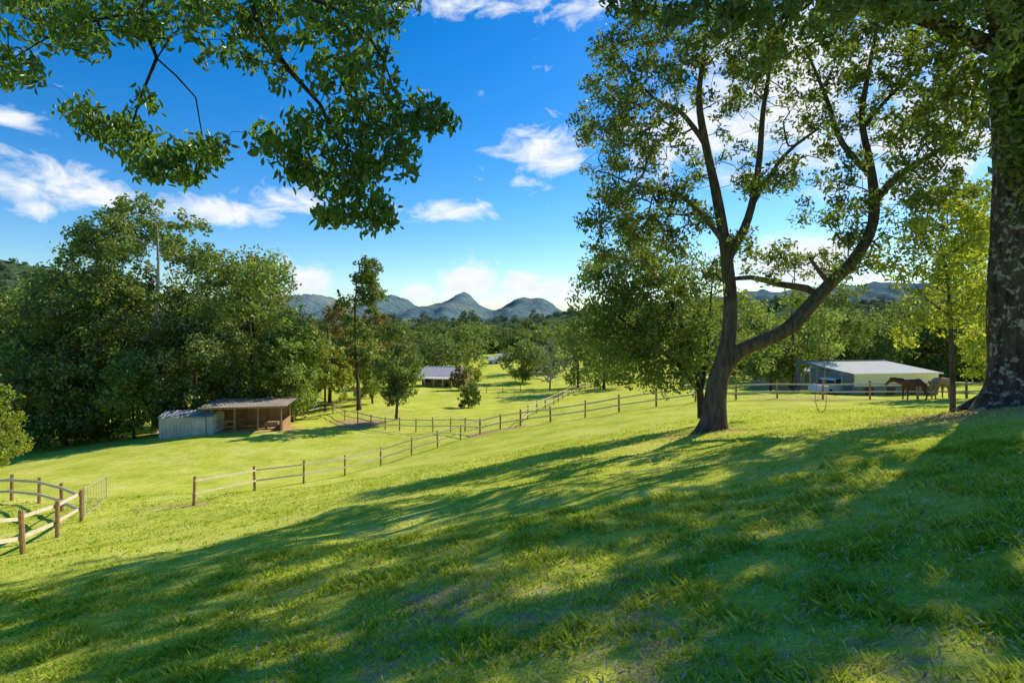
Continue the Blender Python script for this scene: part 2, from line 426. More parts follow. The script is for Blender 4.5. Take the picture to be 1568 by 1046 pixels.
M_wood=plainmat('timber_weathered',(.22,.14,.07),(.45,.31,.18),9,.8)
M_wood_p=plainmat('timber_post',(.24,.14,.07),(.50,.31,.15),9,.8)
M_rail=plainmat('timber_rail',(.50,.41,.28),(.76,.65,.46),8,.8)
rs=random.Random(5)
def fence(name,pts,h=1.25,r=.06,rails=(.55,1.1),rw=.04,rh=.08,mats=None,sub=True):
    mb=MB(); P3=[]
    for x,y in pts: P3.append(np.array([x,y,tz(x,y)]))
    for p in P3: mb.post(p,h*rs.uniform(.96,1.06),r*rs.uniform(.85,1.15),8,0,(rs.uniform(-.03,.03),rs.uniform(-.03,.03)))
    for a,b in zip(P3[:-1],P3[1:]):
        d=(b-a);d/=np.linalg.norm(d); sd=np.array([-d[1],d[0],0]);
        if sd[1]>0: sd=-sd
        for q in rails:
            o=np.array([0,0,q])+sd*(r+rw/2+.002)
            mb.beam(a+o-d*.05+np.array([0,0,rs.uniform(-.02,.02)]),b+o+d*.0+np.array([0,0,rs.uniform(-.02,.02)]),rw,rh*rs.uniform(.9,1.1),1)
    return mb.make(name,mats or [M_wood_p,M_rail])
def xy(px,d): return ((px-CX)/F*d,d)
fence('paddock_fence',[xy(*q) for q in [(297,25),(390,30),(465,32),(528,35),(583,38),(630,40),(670,42),(705,44),(735,46),(766,47),(797,48)]])
fence('paddock_fence',[xy(*q) for q in [(797,48),(843,47),(896,46),(948,45),(1005,44),(1065,43),(1127,42.5),(1190,42),(1260,41),(1332,40),(1405,39.6),(1480,39),(1560,38.5),(1640,38)]],h=1.35,r=.075,rh=.10)
fence('paddock_fence',[xy(*q) for q in [(797,48),(808,52),(822,57),(835,62),(848,68),(855,73),(862,78),(870,83),(878,88),(887,94),(896,100),(905,106),(915,112)]],h=1.3)
fence('paddock_fence',[xy(*q) for q in [(735,46),(712,48.5),(690,50),(663,51),(637,52),(612,53),(590,54),(568,56),(548,58),(528,61),(510,66),(490,70),(465,66),(440,60),(432,56)]])
fence('paddock_fence',[xy(*q) for q in [(797,100),(770,99),(745,98),(720,97)]],h=1.2)
fence('pen_fence',[xy(*q) for q in [(-90,12.5),(-30,15),(35,17.5),(88,20),(125,23),(95,26),(60,28.5),(18,30),(-30,30),(-80,29)]],h=1.3,r=.08,rails=(.5,1.1),rw=.05,rh=.12)
M_metal=plainmat('galvanised_metal',(.40,.34,.24),(.55,.48,.36),12,.6,metal=.0)
mb=MB(); a=G(129,23.6); b=G(163,29)
a[2]+=.12;b[2]+=.12
for q in (0,1.15): mb.beam(a+[0,0,q],b+[0,0,q],.04,.04)
for q in (.3,.6,.9): mb.beam(a+[0,0,q],b+[0,0,q],.010,.010)
for i in range(9):
    p=a+(b-a)*i/8; th=.04 if i in (0,8) else .010; mb.beam(p,p+np.array([0,0,1.15]),th,th,0,(1,0,0))
mb.make('mesh_gate',[M_metal])

# ---------------------------------------------------------------- buildings
M_tin=plainmat('zinc_sheet',(.42,.42,.39),(.60,.59,.55),1.5,.8)
M_tinroof=plainmat('rusty_roof',(.24,.19,.14),(.44,.36,.28),1.2,.9)
M_tinroof2=plainmat('dull_zinc_roof',(.33,.31,.28),(.46,.43,.38),1.2,.9)
M_darkin=plainmat('shed_shade_tone',(.09,.06,.04),(.2,.13,.08),3,.9)  # dark tone painted in for the shade inside the sheds
M_planks=plainmat('sunlit_planks',(.34,.19,.09),(.55,.33,.16),5,.8)  # orange sunlit look put into the plank colour
M_cream=plainmat('cream_cladding',(.86,.80,.64),(.90,.85,.71),.8,.9)
M_greywall=plainmat('grey_wall',(.20,.20,.18),(.32,.32,.28),2,.8)
M_blue=plainmat('blue_grey_trim',(.14,.19,.27),(.20,.26,.34),3,.6)
M_glass=plainmat('window_glass',(.02,.025,.03),(.05,.06,.07),2,.15,spec=.5)
M_roof2=plainmat('house_roof',(.78,.66,.56),(.86,.76,.66),.8,.9)
M_brick=plainmat('house_wall',(.45,.30,.2),(.58,.42,.3),6,.8)
M_white=plainmat('white_trim',(.7,.7,.68),(.8,.8,.78),3,.5)
M_roofw=plainmat('pale_roof',(.55,.56,.56),(.7,.7,.7),1,.7)
M_paint=plainmat('white_car_paint',(.78,.78,.78),(.82,.82,.82),1,.3,spec=.5)
M_tyre=plainmat('tyre_rubber',(.015,.015,.015),(.03,.03,.03),9,.9)
M_red=plainmat('tail_lamp',(.4,.02,.02),(.5,.03,.02),9,.3)

g=G(243,50)
e=empty('corrugated_shed',(g[0],g[1],g[2]-.1)); e.rotation_euler=(0,0,math.radians(8))
mb=MB()
mb.corr((0,0,0),(4.4,0,0),(0,0,2.0),15,.05,(0,1,0)); mb.corr((0,3,0),(4.4,0,0),(0,0,2.0),15,.05,(0,1,0))
mb.corr((0,0,0),(0,3,0),(0,0,2.0),10,.05,(1,0,0)); mb.corr((4.4,0,0),(0,3,0),(0,0,2.0),10,.05,(1,0,0))
for xx in (0,4.4): mb.poly([(xx,0,2.0),(xx,3,2.0),(xx,1.5,2.35)])
mb.make('walls',[M_tin],parent=e)
mb=MB(); mb.corr((-.1,-.15,1.98),(4.6,0,0),(0,1.65,.4),15,.03,(0,0,1)); mb.corr((-.1,3.15,1.98),(4.6,0,0),(0,-1.65,.4),15,.03,(0,0,1)); mb.make('roof',[M_tinroof2],parent=e)
mb=MB(); mb.aab(3.0,3.8,-.09,-.06,0.1,1.8); mb.aab(2.92,3.0,-.10,-.06,.1,1.85); mb.aab(3.8,3.88,-.10,-.06,.1,1.85); mb.make('door',[M_tin],parent=e)
g=G(325,51.5)
e=empty('open_stable_shed',(g[0],g[1],g[2]-.1)); e.rotation_euler=(0,0,math.radians(10))
mb=MB()
for xx in (0,1.9,3.9,5.9): 
    mb.aab(xx-.07,xx+.07,-.07,.07,-.5,2.35,0); mb.aab(xx-.07,xx+.07,3.63,3.77,-.5,2.75,0)
for zz in (.6,1.1): mb.aab(0.08,1.82,-.03,.03,zz-.06,zz+.06,0)
mb.make('posts',[M_wood],parent=e)
mb=MB()
for i in range(14): mb.aab(0.08,5.9,3.78,3.82,i*.19,i*.19+.18,1)
for i in range(5): mb.aab(5.98,6.02,.08,3.62,i*.19,i*.19+.18,1)
for i in range(12): mb.aab(-.11,-.08,.08,3.62,i*.19,i*.19+.18,0)
mb.make('plank_walls',[M_darkin,M_planks],parent=e)
mb=MB(); mb.corr((-1.0,-.8,2.50),(7.6,0,0),(0,5.0,.06),26,.03,(0,0,1),0); mb.aab(-1.0,6.6,-.83,-.79,2.34,2.5,1); mb.make('roof',[M_tinroof,M_wood],parent=e)
mb=MB(); mb.aab(4.2,5.4,1,1.7,0.35,.75,0); 
for xx in (4.25,5.3): mb.aab(xx,xx+.1,1.1,1.6,-.3,.35,0)
mb.make('feed_trough',[M_planks],parent=e)

# long cream shed at right: near-flat roof over a cream upper wall, grey base
g=G(1306,52)
e=empty('long_cream_shed',(g[0],g[1],g[2]-.1)); e.rotation_euler=(0,0,math.radians(8))
mb=MB()
mb.aab(0,8.8,0,.1,-.8,.85,1)
mb.corr((0,-.04,.85),(8.8,0,0),(0,0,1.15),44,.012,(0,1,0),0)
mb.aab(0,8.8,5.9,6.0,-.8,2.5,0); mb.aab(8.7,8.8,.1,5.9,-.8,2.0,0); mb.aab(0,.1,.1,5.9,-.8,2.0,1)
for xx in (1.2,3.4,5.6,7.3): mb.aab(xx,xx+.9,-.03,-.003,-.1,.75,2)  # flat panels in the painted shade tone, reading as dark openings
mb.make('walls',[M_cream,M_greywall,M_darkin],parent=e)
mb=MB(); mb.corr((-.2,-.35,2.03),(9.2,0,0),(0,6.7,.62),40,.015,(0,0,1),0); mb.aab(-.2,9.0,-.40,-.36,1.93,2.06,0); mb.make('roof',[M_cream],parent=e)
mb=MB()
for xx,yy,hh in ((-1.1,0,2.15),(-1.1,3,2.4),(-.15,-.2,2.0),(-1.1,6.2,2.7)): mb.aab(xx-.07,xx+.07,yy-.07,yy+.07,-.8,hh,0)
mb.beam((-1.1,-.4,2.15),(-1.1,6.4,2.75),.10,.16,0)
mb.beam((-1.15,6.45,2.76),(9.0,6.45,2.70),.06,.10,0); mb.beam((-1.1,-.1,1.0),(0,-.1,1.0),.05,.1,0)
mb.make('posts_and_trim',[M_blue],parent=e)
# low farm building further left (part hidden)
g=G(1172,72)
e=empty('farm_shed',(g[0],g[1],g[2]+.2)); mb=MB(); mb.aab(0,7.5,0,5,-1,2.2,0); mb.aab(.8,1.8,-.03,-.002,.8,1.7,1); mb.aab(3,4,-.03,-.002,.0,1.9,1); mb.aab(5,6.4,-.03,-.002,.8,1.7,1)
mb.make('walls',[M_greywall,M_glass],parent=e)
mb=MB(); mb.poly([(-.4,-.5,2.2),(7.9,-.5,2.2),(7.9,2.5,2.5),(-.4,2.5,2.5)]); mb.poly([(-.4,5.5,2.2),(7.9,5.5,2.2),(7.9,2.5,2.5),(-.4,2.5,2.5)]); mb.make('roof',[M_blue],parent=e)
# parked car beside the long shed
g=G(1272,54)
e=empty('parked_car',(g[0],g[1],g[2])); e.rotation_euler=(0,0,math.radians(-62))
mb=MB()
mb.extr([(-2.1,.35),(-2.15,.75),(-2.0,.95),(-1.1,1.02),(1.9,1.02),(2.1,.9),(2.15,.4),(1.75,.32),(-1.7,.32)],-.85,.85,0)
mb.extr([(-1.05,1.02),(-.45,1.50),(1.35,1.52),(1.85,1.02)],-.72,.72,1)
mb.extr([(-.5,1.50),(-.4,1.56),(1.25,1.58),(1.4,1.52)],-.74,.74,0)
for yy in (-.5,.45,1.4): mb.aab(-.735,.735,yy-.05,yy+.05,1.02,1.5,0)
mb.aab(-.8,-.55,2.12,2.17,.65,.9,2); mb.aab(.55,.8,2.12,2.17,.65,.9,2)
mb.make('body',[M_paint,M_glass,M_red],parent=e)
mb=MB()
for xx in (-.88,.70):
    for yy in (-1.35,1.35):
        mb.extr([(yy+.34*math.cos(t*math.pi/8),.34+.34*math.sin(t*math.pi/8)) for t in range(16)],xx,xx+.18,0)
mb.make('wheels',[M_tyre],parent=e)
# farmhouse
g=G(646,114)
e=empty('farmhouse',(g[0],g[1],g[2]-.1)); e.rotation_euler=(0,0,math.radians(-14)); e.scale=(.78,.78,.95)
mb=MB(); mb.aab(0,11,0,7,-1,2.6,0)
for xx in (1.0,4.2,8.2): mb.aab(xx,xx+1.3,-.04,-.002,.8,2.0,1); mb.aab(xx-.08,xx+1.38,-.06,-.041,2.0,2.1,2); mb.aab(xx-.08,xx+1.38,-.06,-.041,.7,.8,2)
mb.aab(6.4,7.3,-.04,-.002,0,2.05,1)
for xx in (0,11): mb.poly([(xx,0,2.6),(xx,7,2.6),(xx,3.5,3.9)],0)
mb.make('walls',[M_brick,M_glass,M_white],parent=e)
mb=MB()
mb.box((5.5,1.3,3.18),(6.1,0,0),(0,2.35,.87),(0,-.02,.05),0); mb.box((5.5,5.75,3.16),(6.1,0,0),(0,-2.35,.87),(0,.02,.05),0)
mb.box((5.5,-2.1,2.12),(6.1,0,0),(0,1.15,.16),(0,0,.04),0); mb.make('roof',[M_roof2],parent=e)
mb=MB()
for xx in (-.4,2,4.4,6.8,9.2,11.4): mb.aab(xx-.07,xx+.07,-3.15,-3.0,-1,2.0,0)
mb.aab(-.5,11.5,-3.2,0,-.9,.0,1); mb.make('verandah',[M_white,M_wood],parent=e)
for px,d in ((748,185),(762,200)):
    g=G(px,d); e=empty('distant_house',(g[0],g[1],g[2]-.8)); e.scale=(.45,.8,.75); mb=MB(); mb.aab(0,9,0,6,-1,2.8,0); mb.aab(1,2.4,-.05,-.01,1,2,2); mb.aab(5,6.4,-.05,-.01,1,2,2); mb.make('walls',[M_white,M_roofw,M_glass],parent=e)
    mb=MB(); mb.poly([(-.5,-.6,2.8),(9.5,-.6,2.8),(9.5,3,4.2),(-.5,3,4.2)]); mb.poly([(-.5,6.6,2.8),(9.5,6.6,2.8),(9.5,3,4.2),(-.5,3,4.2)]); mb.make('roof',[M_roofw],parent=e)

# ---------------------------------------------------------------- horses
def horse(name,loc,rot,mat,mane,graze,sc):
    if graze: hd=[(-.98,0,1.08,.16),(-1.2,0,.86,.12),(-1.38,0,.62,.12),(-1.47,0,.4,.085),(-1.52,0,.2,.065)]
    else: hd=[(-.98,0,1.28,.16),(-1.2,0,1.32,.13),(-1.4,0,1.32,.12),(-1.58,0,1.12,.085),(-1.7,0,.95,.065)]
    V=[(.1,0,1.14,.31),(.55,0,1.2,.29),(-.35,0,1.13,.29),(-.68,0,1.18,.24)]; E=[(0,1),(0,2),(2,3)]
    pv=3
    for h in hd: V.append(h);E.append((pv,len(V)-1));pv=len(V)-1
    poll=6
    for s_ in (-1,1):
        q=V[poll]; V.append((q[0]+.06,s_*.08,q[2]+.1,.035));E.append((poll,len(V)-1)); V.append((q[0]+.04,s_*.09,q[2]+.2,.015));E.append((len(V)-2,len(V)-1))
        pv=1
        for k in [(.6,.15,.98,.18),(.5,.17,.76,.12),(.76,.16,.5,.06),(.7,.16,.16,.042),(.65,.16,.03,.06)]:
            V.append((k[0]+.06*s_,k[1]*s_,k[2],k[3]));E.append((pv,len(V)-1));pv=len(V)-1
        pv=2
        for k in [(-.52,.14,.9,.12),(-.53,.15,.5,.06),(-.52,.15,.16,.042),(-.57,.15,.03,.06)]:
            V.append((k[0]-.08*s_,k[1]*s_,k[2],k[3]));E.append((pv,len(V)-1));pv=len(V)-1
    me=bpy.data.meshes.new(name); me.from_pydata([v[:3] for v in V],E,[]); me.materials.append(mat)
    o=obj(name,me,loc,rot,sc); sk=o.modifiers.new('skin','SKIN'); o.modifiers.new('sub','SUBSURF').levels=2; o.modifiers['sub'].render_levels=2
    for i,v in enumerate(V): me.skin_vertices[0].data[i].radius=(v[3],v[3]*(1 if v[3]<.2 else .85)); me.skin_vertices[0].data[i].use_root=(i==0)
    s=Skel(); s.path([(.82,0,1.3,.05),(.93,0,1.1,.07),(.96,0,.8,.07),(.93,0,.45,.03)],.1); tv,tq=s.tubes(.01)
    obj('tail',mesh_from('tail',tv,tq,[mane],None,None,np.ones(len(tq),bool)),parent=o)
    s=Skel(); e_=hd[2]; s.path([(-.6,0,1.38,.05),(-.98,0,hd[0][2]+.15,.06),(-1.2,0,hd[1][2]+.13,.05),(e_[0]-.02,0,e_[2]+.12,.03)],.1); tv,tq=s.tubes(.01)
    obj('mane',mesh_from('mane',tv,tq,[mane],None,None,np.ones(len(tq),bool)),parent=o)
    return o
M_h1=plainmat('bay_coat',(.15,.055,.022),(.26,.11,.045),2,.6); M_h2=plainmat('chestnut_coat',(.50,.23,.09),(.66,.34,.15),2,.6)
M_mane1=plainmat('dark_mane',(.01,.008,.006),(.03,.02,.015),9,.6); M_mane2=plainmat('flaxen_mane',(.4,.25,.12),(.5,.35,.2),9,.6)
g=G(1400,37.8); horse('horse',tuple(g),math.radians(-14),M_h1,M_mane1,False,1.0)
g=G(1440,37.2); horse('horse',tuple(g),math.radians(160+42),M_h2,M_mane2,True,1.0)

# ---------------------------------------------------------------- hero tree
def blob_att(r,blobs,base,kf=1.0):
    A_=[]
    for px,py,rx,ry,d0,d1,k in blobs:
        k=max(2,int(k*kf))
        a=r.uniform(0,2*math.pi,k); q=np.sqrt(r.random(k)); d=r.uniform(d0,d1,k)
        X=px+np.cos(a)*q*rx; Y=py+np.sin(a)*q*ry
        for i in range(k): A_.append(P(X[i],Y[i],d[i])-base)
    return np.array(A_)
def spray(r,att,per,sig,L,Wd,droop=.4,hi=False,up=.4,sz=.8):
    cn=r.uniform(.4,1.6,len(att)); idx=r.choice(len(att),len(att)*per,p=cn/cn.sum()); m=len(idx)
    off=unit(r.normal(0,1,(m,3)))*(r.random(m)**.6)[:,None]*sig*1.9*np.sqrt(cn[idx])[:,None]; off[:,2]*=sz; 
    ct=r.uniform(-.25,.25,len(att))
    return leaves(att[idx]+off,L,Wd,r,droop=droop,hi=hi,up=up,tint=np.clip(r.beta(2,2.2,m)+ct[idx],0,1))
def Lp(base,px,py,d,rad): 
    p=P(px,py,d)-base; return (p[0],p[1],p[2],rad)

r=np.random.default_rng(21)
b=G(1093,20)
s=Skel()
s.path([Lp(b,1090,672,20,.80),Lp(b,1091,660,20,.58),Lp(b,1093,645,20,.46),Lp(b,1095,620,20,.39),Lp(b,1100,585,20,.35),Lp(b,1110,555,20,.32),Lp(b,1116,520,20.1,.27),Lp(b,1118,470,20.3,.24),Lp(b,1114,420,20.4,.22),Lp(b,1108,360,20.4,.19),Lp(b,1096,290,20.3,.16),Lp(b,1078,210,20.3,.13),Lp(b,1070,150,20.2,.10),Lp(b,1078,80,20,.07),Lp(b,1085,20,20,.04)],.35)
s.path([Lp(b,1104,570,20,.3),Lp(b,1128,540,19.9,.26),Lp(b,1165,524,19.7,.24),Lp(b,1205,505,19.5,.24),Lp(b,1240,470,19.4,.23),Lp(b,1270,435,19.4,.21),Lp(b,1305,400,19.4,.19),Lp(b,1332,355,19.5,.18),Lp(b,1338,310,19.6,.16),Lp(b,1332,250,19.8,.13),Lp(b,1320,180,20,.10),Lp(b,1330,110,20,.08),Lp(b,1345,30,20,.05)],.35)
s.path([Lp(b,1338,310,19.6,.14),Lp(b,1375,270,19.3,.12),Lp(b,1430,235,19,.09),Lp(b,1480,200,18.7,.07),Lp(b,1505,140,18.5,.05)],.35)
s.path([Lp(b,1258,455,19.4,.15),Lp(b,1235,442,19.6,.13),Lp(b,1190,435,19.8,.11),Lp(b,1150,425,20.2,.09),Lp(b,1105,430,20.6,.06)],.35)
s.path([Lp(b,1270,435,19.4,.1),Lp(b,1250,410,19.2,.07),Lp(b,1240,395,19.1,.05)],.3)
s.path([Lp(b,1112,400,20.4,.17),Lp(b,1140,350,20.6,.15),Lp(b,1155,300,20.8,.13),Lp(b,1163,240,21,.11),Lp(b,1168,170,21,.09),Lp(b,1180,90,21,.06),Lp(b,1175,20,21,.04)],.35)
s.path([Lp(b,1108,370,20.4,.1),Lp(b,1075,330,20,.09),Lp(b,1040,300,19.6,.07),Lp(b,990,290,19.2,.05),Lp(b,940,270,19,.03)],.35)
s.path([Lp(b,1080,220,20.3,.1),Lp(b,1040,170,20.6,.08),Lp(b,1000,150,20.8,.05),Lp(b,950,90,21,.03)],.35)
s.path([Lp(b,1335,270,19.8,.11),Lp(b,1290,220,20.2,.1),Lp(b,1265,150,20.5,.07),Lp(b,1240,90,20.7,.05)],.35)
s.path([Lp(b,1155,310,20.8,.08),Lp(b,1200,240,20.2,.07),Lp(b,1250,200,19.8,.05)],.35)
s.path([Lp(b,1325,190,20,.08),Lp(b,1380,130,19.5,.06),Lp(b,1440,80,19,.04)],.35)
blobs=[(950,110,60,60,18,22,34),(1000,60,70,50,18,22,34),(925,180,45,50,18,22,24),(985,190,60,50,17,22,34),(950,270,60,50,17,22,34),(1030,260,50,60,18,23,24),
(1080,120,70,70,18,23,36),(1150,60,80,60,18,24,42),(1020,340,70,45,18,22,34),(970,370,70,40,18,23,32),(930,330,35,30,18,21,14),
(1170,180,70,60,19,24,28),(1250,90,80,70,18,24,42),(1340,80,70,70,17,23,42),(1420,110,70,70,17,22,42),(1290,200,60,60,18,23,28),(1400,220,70,50,17,22,32),
(1470,170,60,70,16,21,32),(1210,290,60,50,18,23,16),(1290,320,50,50,18,22,20),(1390,320,60,60,17,21,30),(1450,300,50,50,17,21,26),(1150,390,60,40,19,23,18),
(1060,420,60,40,18,23,28),(1240,400,60,30,19,23,14),(1130,260,40,40,19,22,12),(1330,400,60,40,18,22,16)]
att=blob_att(r,blobs,b,.85)
tw=blob_att(r,blobs,b,1.2)
s.grow(np.concatenate([att,tw]),.32,r,.1,minz=2.2,wig=.12)
tub=s.tubes(.013,2.4)
lv=spray(r,att,64,.23,.20,.08,droop=.5)
obj('shade_tree',join_tree('shade_tree',tub,lv,[M_bark,M_leaf_hero]),tuple(b))
# rope swing
s=Skel(); 
pa=P(1250,462,19.4); base=np.array([pa[0],pa[1],0]); zt=pa[2]; gz=tz(pa[0],pa[1])
s.path([(0,0,zt,.012),(0.02,0,gz+1.6,.012),(-.05,0,gz+.8,.012),(.06,0,gz+.45,.015),(.2,0,gz+.4,.015),(.3,0,gz+.5,.015),(.34,0,gz+.9,.012),(.28,0,gz+1.8,.012),(.3,0,zt+.1,.012)],.2)
v,q=s.tubes(.008); obj('rope_swing',mesh_from('rope_swing',v,q,[M_wood],None,None,np.ones(len(q),bool)),tuple(base))

def multi(name,seed,px,d,stems,blobs,per,sig,L,mats,tip=.01,drop=.4,kf=1.0):
    r=np.random.default_rng(seed); b=G(px,d); s=Skel()
    for st in stems:
        s.path([Lp(b,*q) for q in st],.4)
    att=blob_att(r,blobs,b,kf); s.grow(att,.35,r,.08,minz=1.0)
    obj(name,join_tree(name,s.tubes(tip,2.4),spray(r,att,per,sig,L,L*.45,droop=drop),mats),tuple(b))
M_leaf_understory=leafmat('leaf_understory',(.035,.065,.012),(.14,.21,.035),(.42,.55,.05),.40,.05)
multi('multi_stem_tree',31,1075,25,[[(1075,640,25,.2),(1072,600,25,.14),(1065,560,25,.12),(1045,500,25,.09),(1010,430,25,.05)],[(1072,605,25,.1),(1080,560,25.3,.1),(1085,500,25.5,.07),(1090,440,26,.04)],[(1070,600,25,.1),(1040,560,24.6,.08),(990,520,24.3,.06),(930,470,24,.03)]],
 [(920,440,40,40,23,27,30),(905,500,35,40,23,27,30),(960,420,50,40,23,27,40),(960,500,60,50,23,27,64),(1010,470,50,60,23,27,50),(1030,540,50,40,23,27,40),(970,555,60,30,23,27,34),(1060,460,40,60,24,27,30),(1000,390,60,30,23,27,26),(1030,585,40,18,23,26,14),(1085,520,40,50,25,27,20),(1130,490,40,40,26,28,16),(1160,540,30,24,26,28,8)],66,.32,.20,[M_bark_dark,M_leaf_understory],kf=1.0)
multi('young_tree',33,1458,17,[[(1458,645,17,.1),(1459,600,17,.075),(1457,540,17,.07),(1455,480,17,.06),(1450,420,17,.04),(1440,370,17,.02)]],
 [(1450,350,60,40,16,18.5,22),(1410,410,50,40,16,18.5,16),(1490,400,50,40,16,18.5,20),(1430,470,50,35,16,18.5,11),(1490,480,40,40,16,18.5,15),(1500,330,40,40,16,18,16),(1400,500,40,30,16,18,6)],44,.22,.17,[M_bark,M_leaf_yellow])
def place(name,px,d,top,R,seed,nleaf,leaf,mats,th=.15,r0=None,ncl=40,cr=None,shape='round',flat=.85,rot=None,lean=0,**k):
    g=G(px,d); H=ZC+(HY-top)/F*d-g[2]
    me=auto_tree(name,seed,H,R,H*th,r0 or H*.018,ncl,cr or R*.33,nleaf,leaf,mats,shape,flat,lean,**k)
    return obj(name,me,tuple(g),0)
FB=[M_bark,M_leaf_mid]; FD=[M_bark,M_leaf_dark]; FY=[M_bark,M_leaf_yellow]; FP=[M_bark_pale,M_leaf_dark]; FBr=[M_bark,M_leaf_bronze]
place('background_tree',1280,72,430,5,41,8000,.36,FD,.25,ncl=40,cr=1.5)
place('background_tree',1180,62,500,3.8,42,6000,.38,FD,.1,ncl=30)
place('background_tree',1215,60,440,4.0,43,4500,.34,FB,.3,ncl=30,cr=1.2)
place('background_tree',1535,60,500,3.4,44,5000,.36,FY,.1)
place('background_tree',1530,44,290,4.4,45,9000,.34,FB,.2,ncl=40,cr=1.3)
place('background_tree',1330,84,484,6,46,8000,.5,FD,.06)
place('background_tree',1250,85,480,6,47,8000,.5,FD,.06)
place('background_tree',1420,88,475,7,48,9000,.5,FD,.06)
place('background_tree',1150,90,490,6,49,7000,.5,FD,.06)
place('background_tree',1500,86,470,7,50,8000,.5,FD,.06)
place('background_tree',1380,96,468,7,52,7000,.55,FD,.06)
place('background_tree',1290,98,472,7,53,7000,.55,FD,.06)

# big lichen trunk at right
r=np.random.default_rng(51)
b=np.array([13.35,15,tz(13.35,15)])
s=Skel()
s.path([(0,0,-.5,1.35),(0,0,.05,1.0),(0,0,.5,.76),(.02,0,1.4,.62),(.0,.05,4,.56),(.05,.1,6,.53),(.05,.2,8,.48),(.1,.3,11,.40),(.3,.3,14,.28),(.2,.3,17,.12)],.4)
for an in (2.4,3.25,4.0,4.8,5.6):
    c_,s__=math.cos(an),math.sin(an); s.path([(c_*.2,s__*.2,.6,.3),(c_*.7,s__*.7,.15,.18),(c_*1.1,s__*1.1,-.1,.10),(c_*1.5,s__*1.5,-.4,.05)],.2)
s.path([(0,0,9.0,.3),(-1.6,-1.2,10.4,.22),(-3.6,-3,11.2,.16),(-6,-5,11.6,.1),(-8,-6.5,11.6,.05)],.5)
s.path([(0,0,8,.3),(2.2,-1,10,.22),(4.5,-2,12,.12)],.5)
s.path([(0,0,9.2,.25),(-1.8,1.2,10.9,.18),(-4,2,12,.12),(-6,2.4,12.6,.06)],.5)
s.path([(0,0,9,.24),(-.4,-2.5,11,.16),(-1.5,-5.5,12.5,.08)],.5)
def ell(c,rad,k):
    v=unit(r.normal(0,1,(k,3)))*(r.random(k)**.4)[:,None]; return np.array(c)+v*np.array(rad)
A_=np.concatenate([ell((-1,0,13),(4.5,4,3),56),ell((-5.5,-4,11.3),(3.4,2.8,1.4),38),ell((-8,-6,11.2),(2.6,2.2,1.1),20),ell((-4,2,12),(3,2.2,1.6),28),ell((-1,-6,12),(3,3,1.7),28),ell((4,-2,12),(3,3.4,2),20),ell((-.3,-1.0,7.5),(.9,.5,2.6),34),ell((-.6,0,9.4),(1.8,1.6,1.6),26)])
s.grow(A_,.5,r,.05,minz=5)
lv=spray(r,A_,112,.38,.25,.11,droop=.4)
obj('lichen_covered_tree',join_tree('lichen_covered_tree',s.tubes(.012),lv,[M_bark_lichen,M_leaf_hero]),tuple(b))

# overhanging foreground tree, trunk stands left-behind of the viewpoint
r=np.random.default_rng(61)
b=np.array([-4.2,-1.5,tz(-4.2,-1.5)])
s=Skel()
s.path([(0,0,-.4,.4),(0,0,.5,.3),(.1,.2,3,.26),(.0,.7,5.2,.22),(.1,1.3,7.5,.14),(0,1.5,9,.08)],.4)
s.path([(.0,.7,5.2,.14),(.6,3,6.3,.1),Lp(b,330,-120,5.4,.07),Lp(b,380,-20,5.5,.045),Lp(b,400,50,5.6,.035),Lp(b,440,105,5.7,.028),Lp(b,490,160,5.8,.02),Lp(b,520,220,5.9,.012)],.25)
s.path([(.0,.7,5.2,.1),(-.4,3,6,.07),Lp(b,180,-80,5.6,.04),Lp(b,215,20,5.7,.025),Lp(b,240,90,5.8,.018),Lp(b,215,150,5.9,.012),Lp(b,200,200,5.9,.008)],.25)
s.path([Lp(b,380,-20,5.5,.035),Lp(b,450,-10,5.6,.03),Lp(b,540,30,5.8,.022),Lp(b,590,100,6,.014),Lp(b,610,160,6.1,.008)],.25)
s.path([Lp(b,215,20,5.7,.02),Lp(b,150,30,5.8,.015),Lp(b,70,60,5.8,.01),Lp(b,20,90,5.8,.007)],.25)
s.path([Lp(b,240,90,5.8,.012),Lp(b,300,150,5.9,.009),Lp(b,310,210,6,.006)],.25)
bl=[(50,25,75,40,5,7,30),(30,100,40,35,5.2,6.6,14),(150,25,80,35,5,7,26),(260,30,70,40,5,7,26),(110,75,50,25,5.2,6.5,6),(340,50,55,50,5,7,24),(430,30,70,40,5,7,32),(520,30,70,45,5,7,36),(600,20,50,35,5,7,20),(400,110,45,30,5.2,6.6,9),
(570,110,45,40,5.2,6.6,22),(510,110,40,30,5.2,6.6,15),(130,170,35,15,5.5,6.3,7),(165,195,40,18,5.5,6.3,14),(210,215,35,22,5.5,6.3,16),(240,250,45,22,5.4,6.4,24),(310,235,45,20,5.5,6.4,18),(290,265,40,15,5.5,6.3,9),(215,165,25,20,5.6,6.1,4),
(410,215,28,22,5.5,6.4,9),(470,215,45,35,5.4,6.6,26),(550,190,55,35,5.4,6.6,34),(630,175,50,25,5.5,6.5,22),(680,180,22,10,5.7,6.2,6),(590,240,50,35,5.4,6.6,30),(515,270,40,30,5.5,6.5,22),(560,310,45,25,5.5,6.4,20),(510,330,28,14,5.6,6.3,10),(575,340,25,10,5.6,6.3,6),(460,260,25,20,5.6,6.2,7),
(20,-40,150,40,4.6,7,24),(250,-40,150,40,4.6,7,26),(500,-40,150,40,4.6,7,26)]
att=blob_att(r,bl,b,1.35); s.grow(att,.18,r,-.25,minz=3.0)
lv=spray(r,att,13,.075,.10,.040,droop=1.3,hi=True,up=.3,sz=.9)
obj('overhanging_tree',join_tree('overhanging_tree',s.tubes(.003,2.2),lv,[M_bark_dark,M_leaf_fg]),tuple(b))
b=np.array([5.5,-1.5,tz(5.5,-1.5)]); s=Skel()
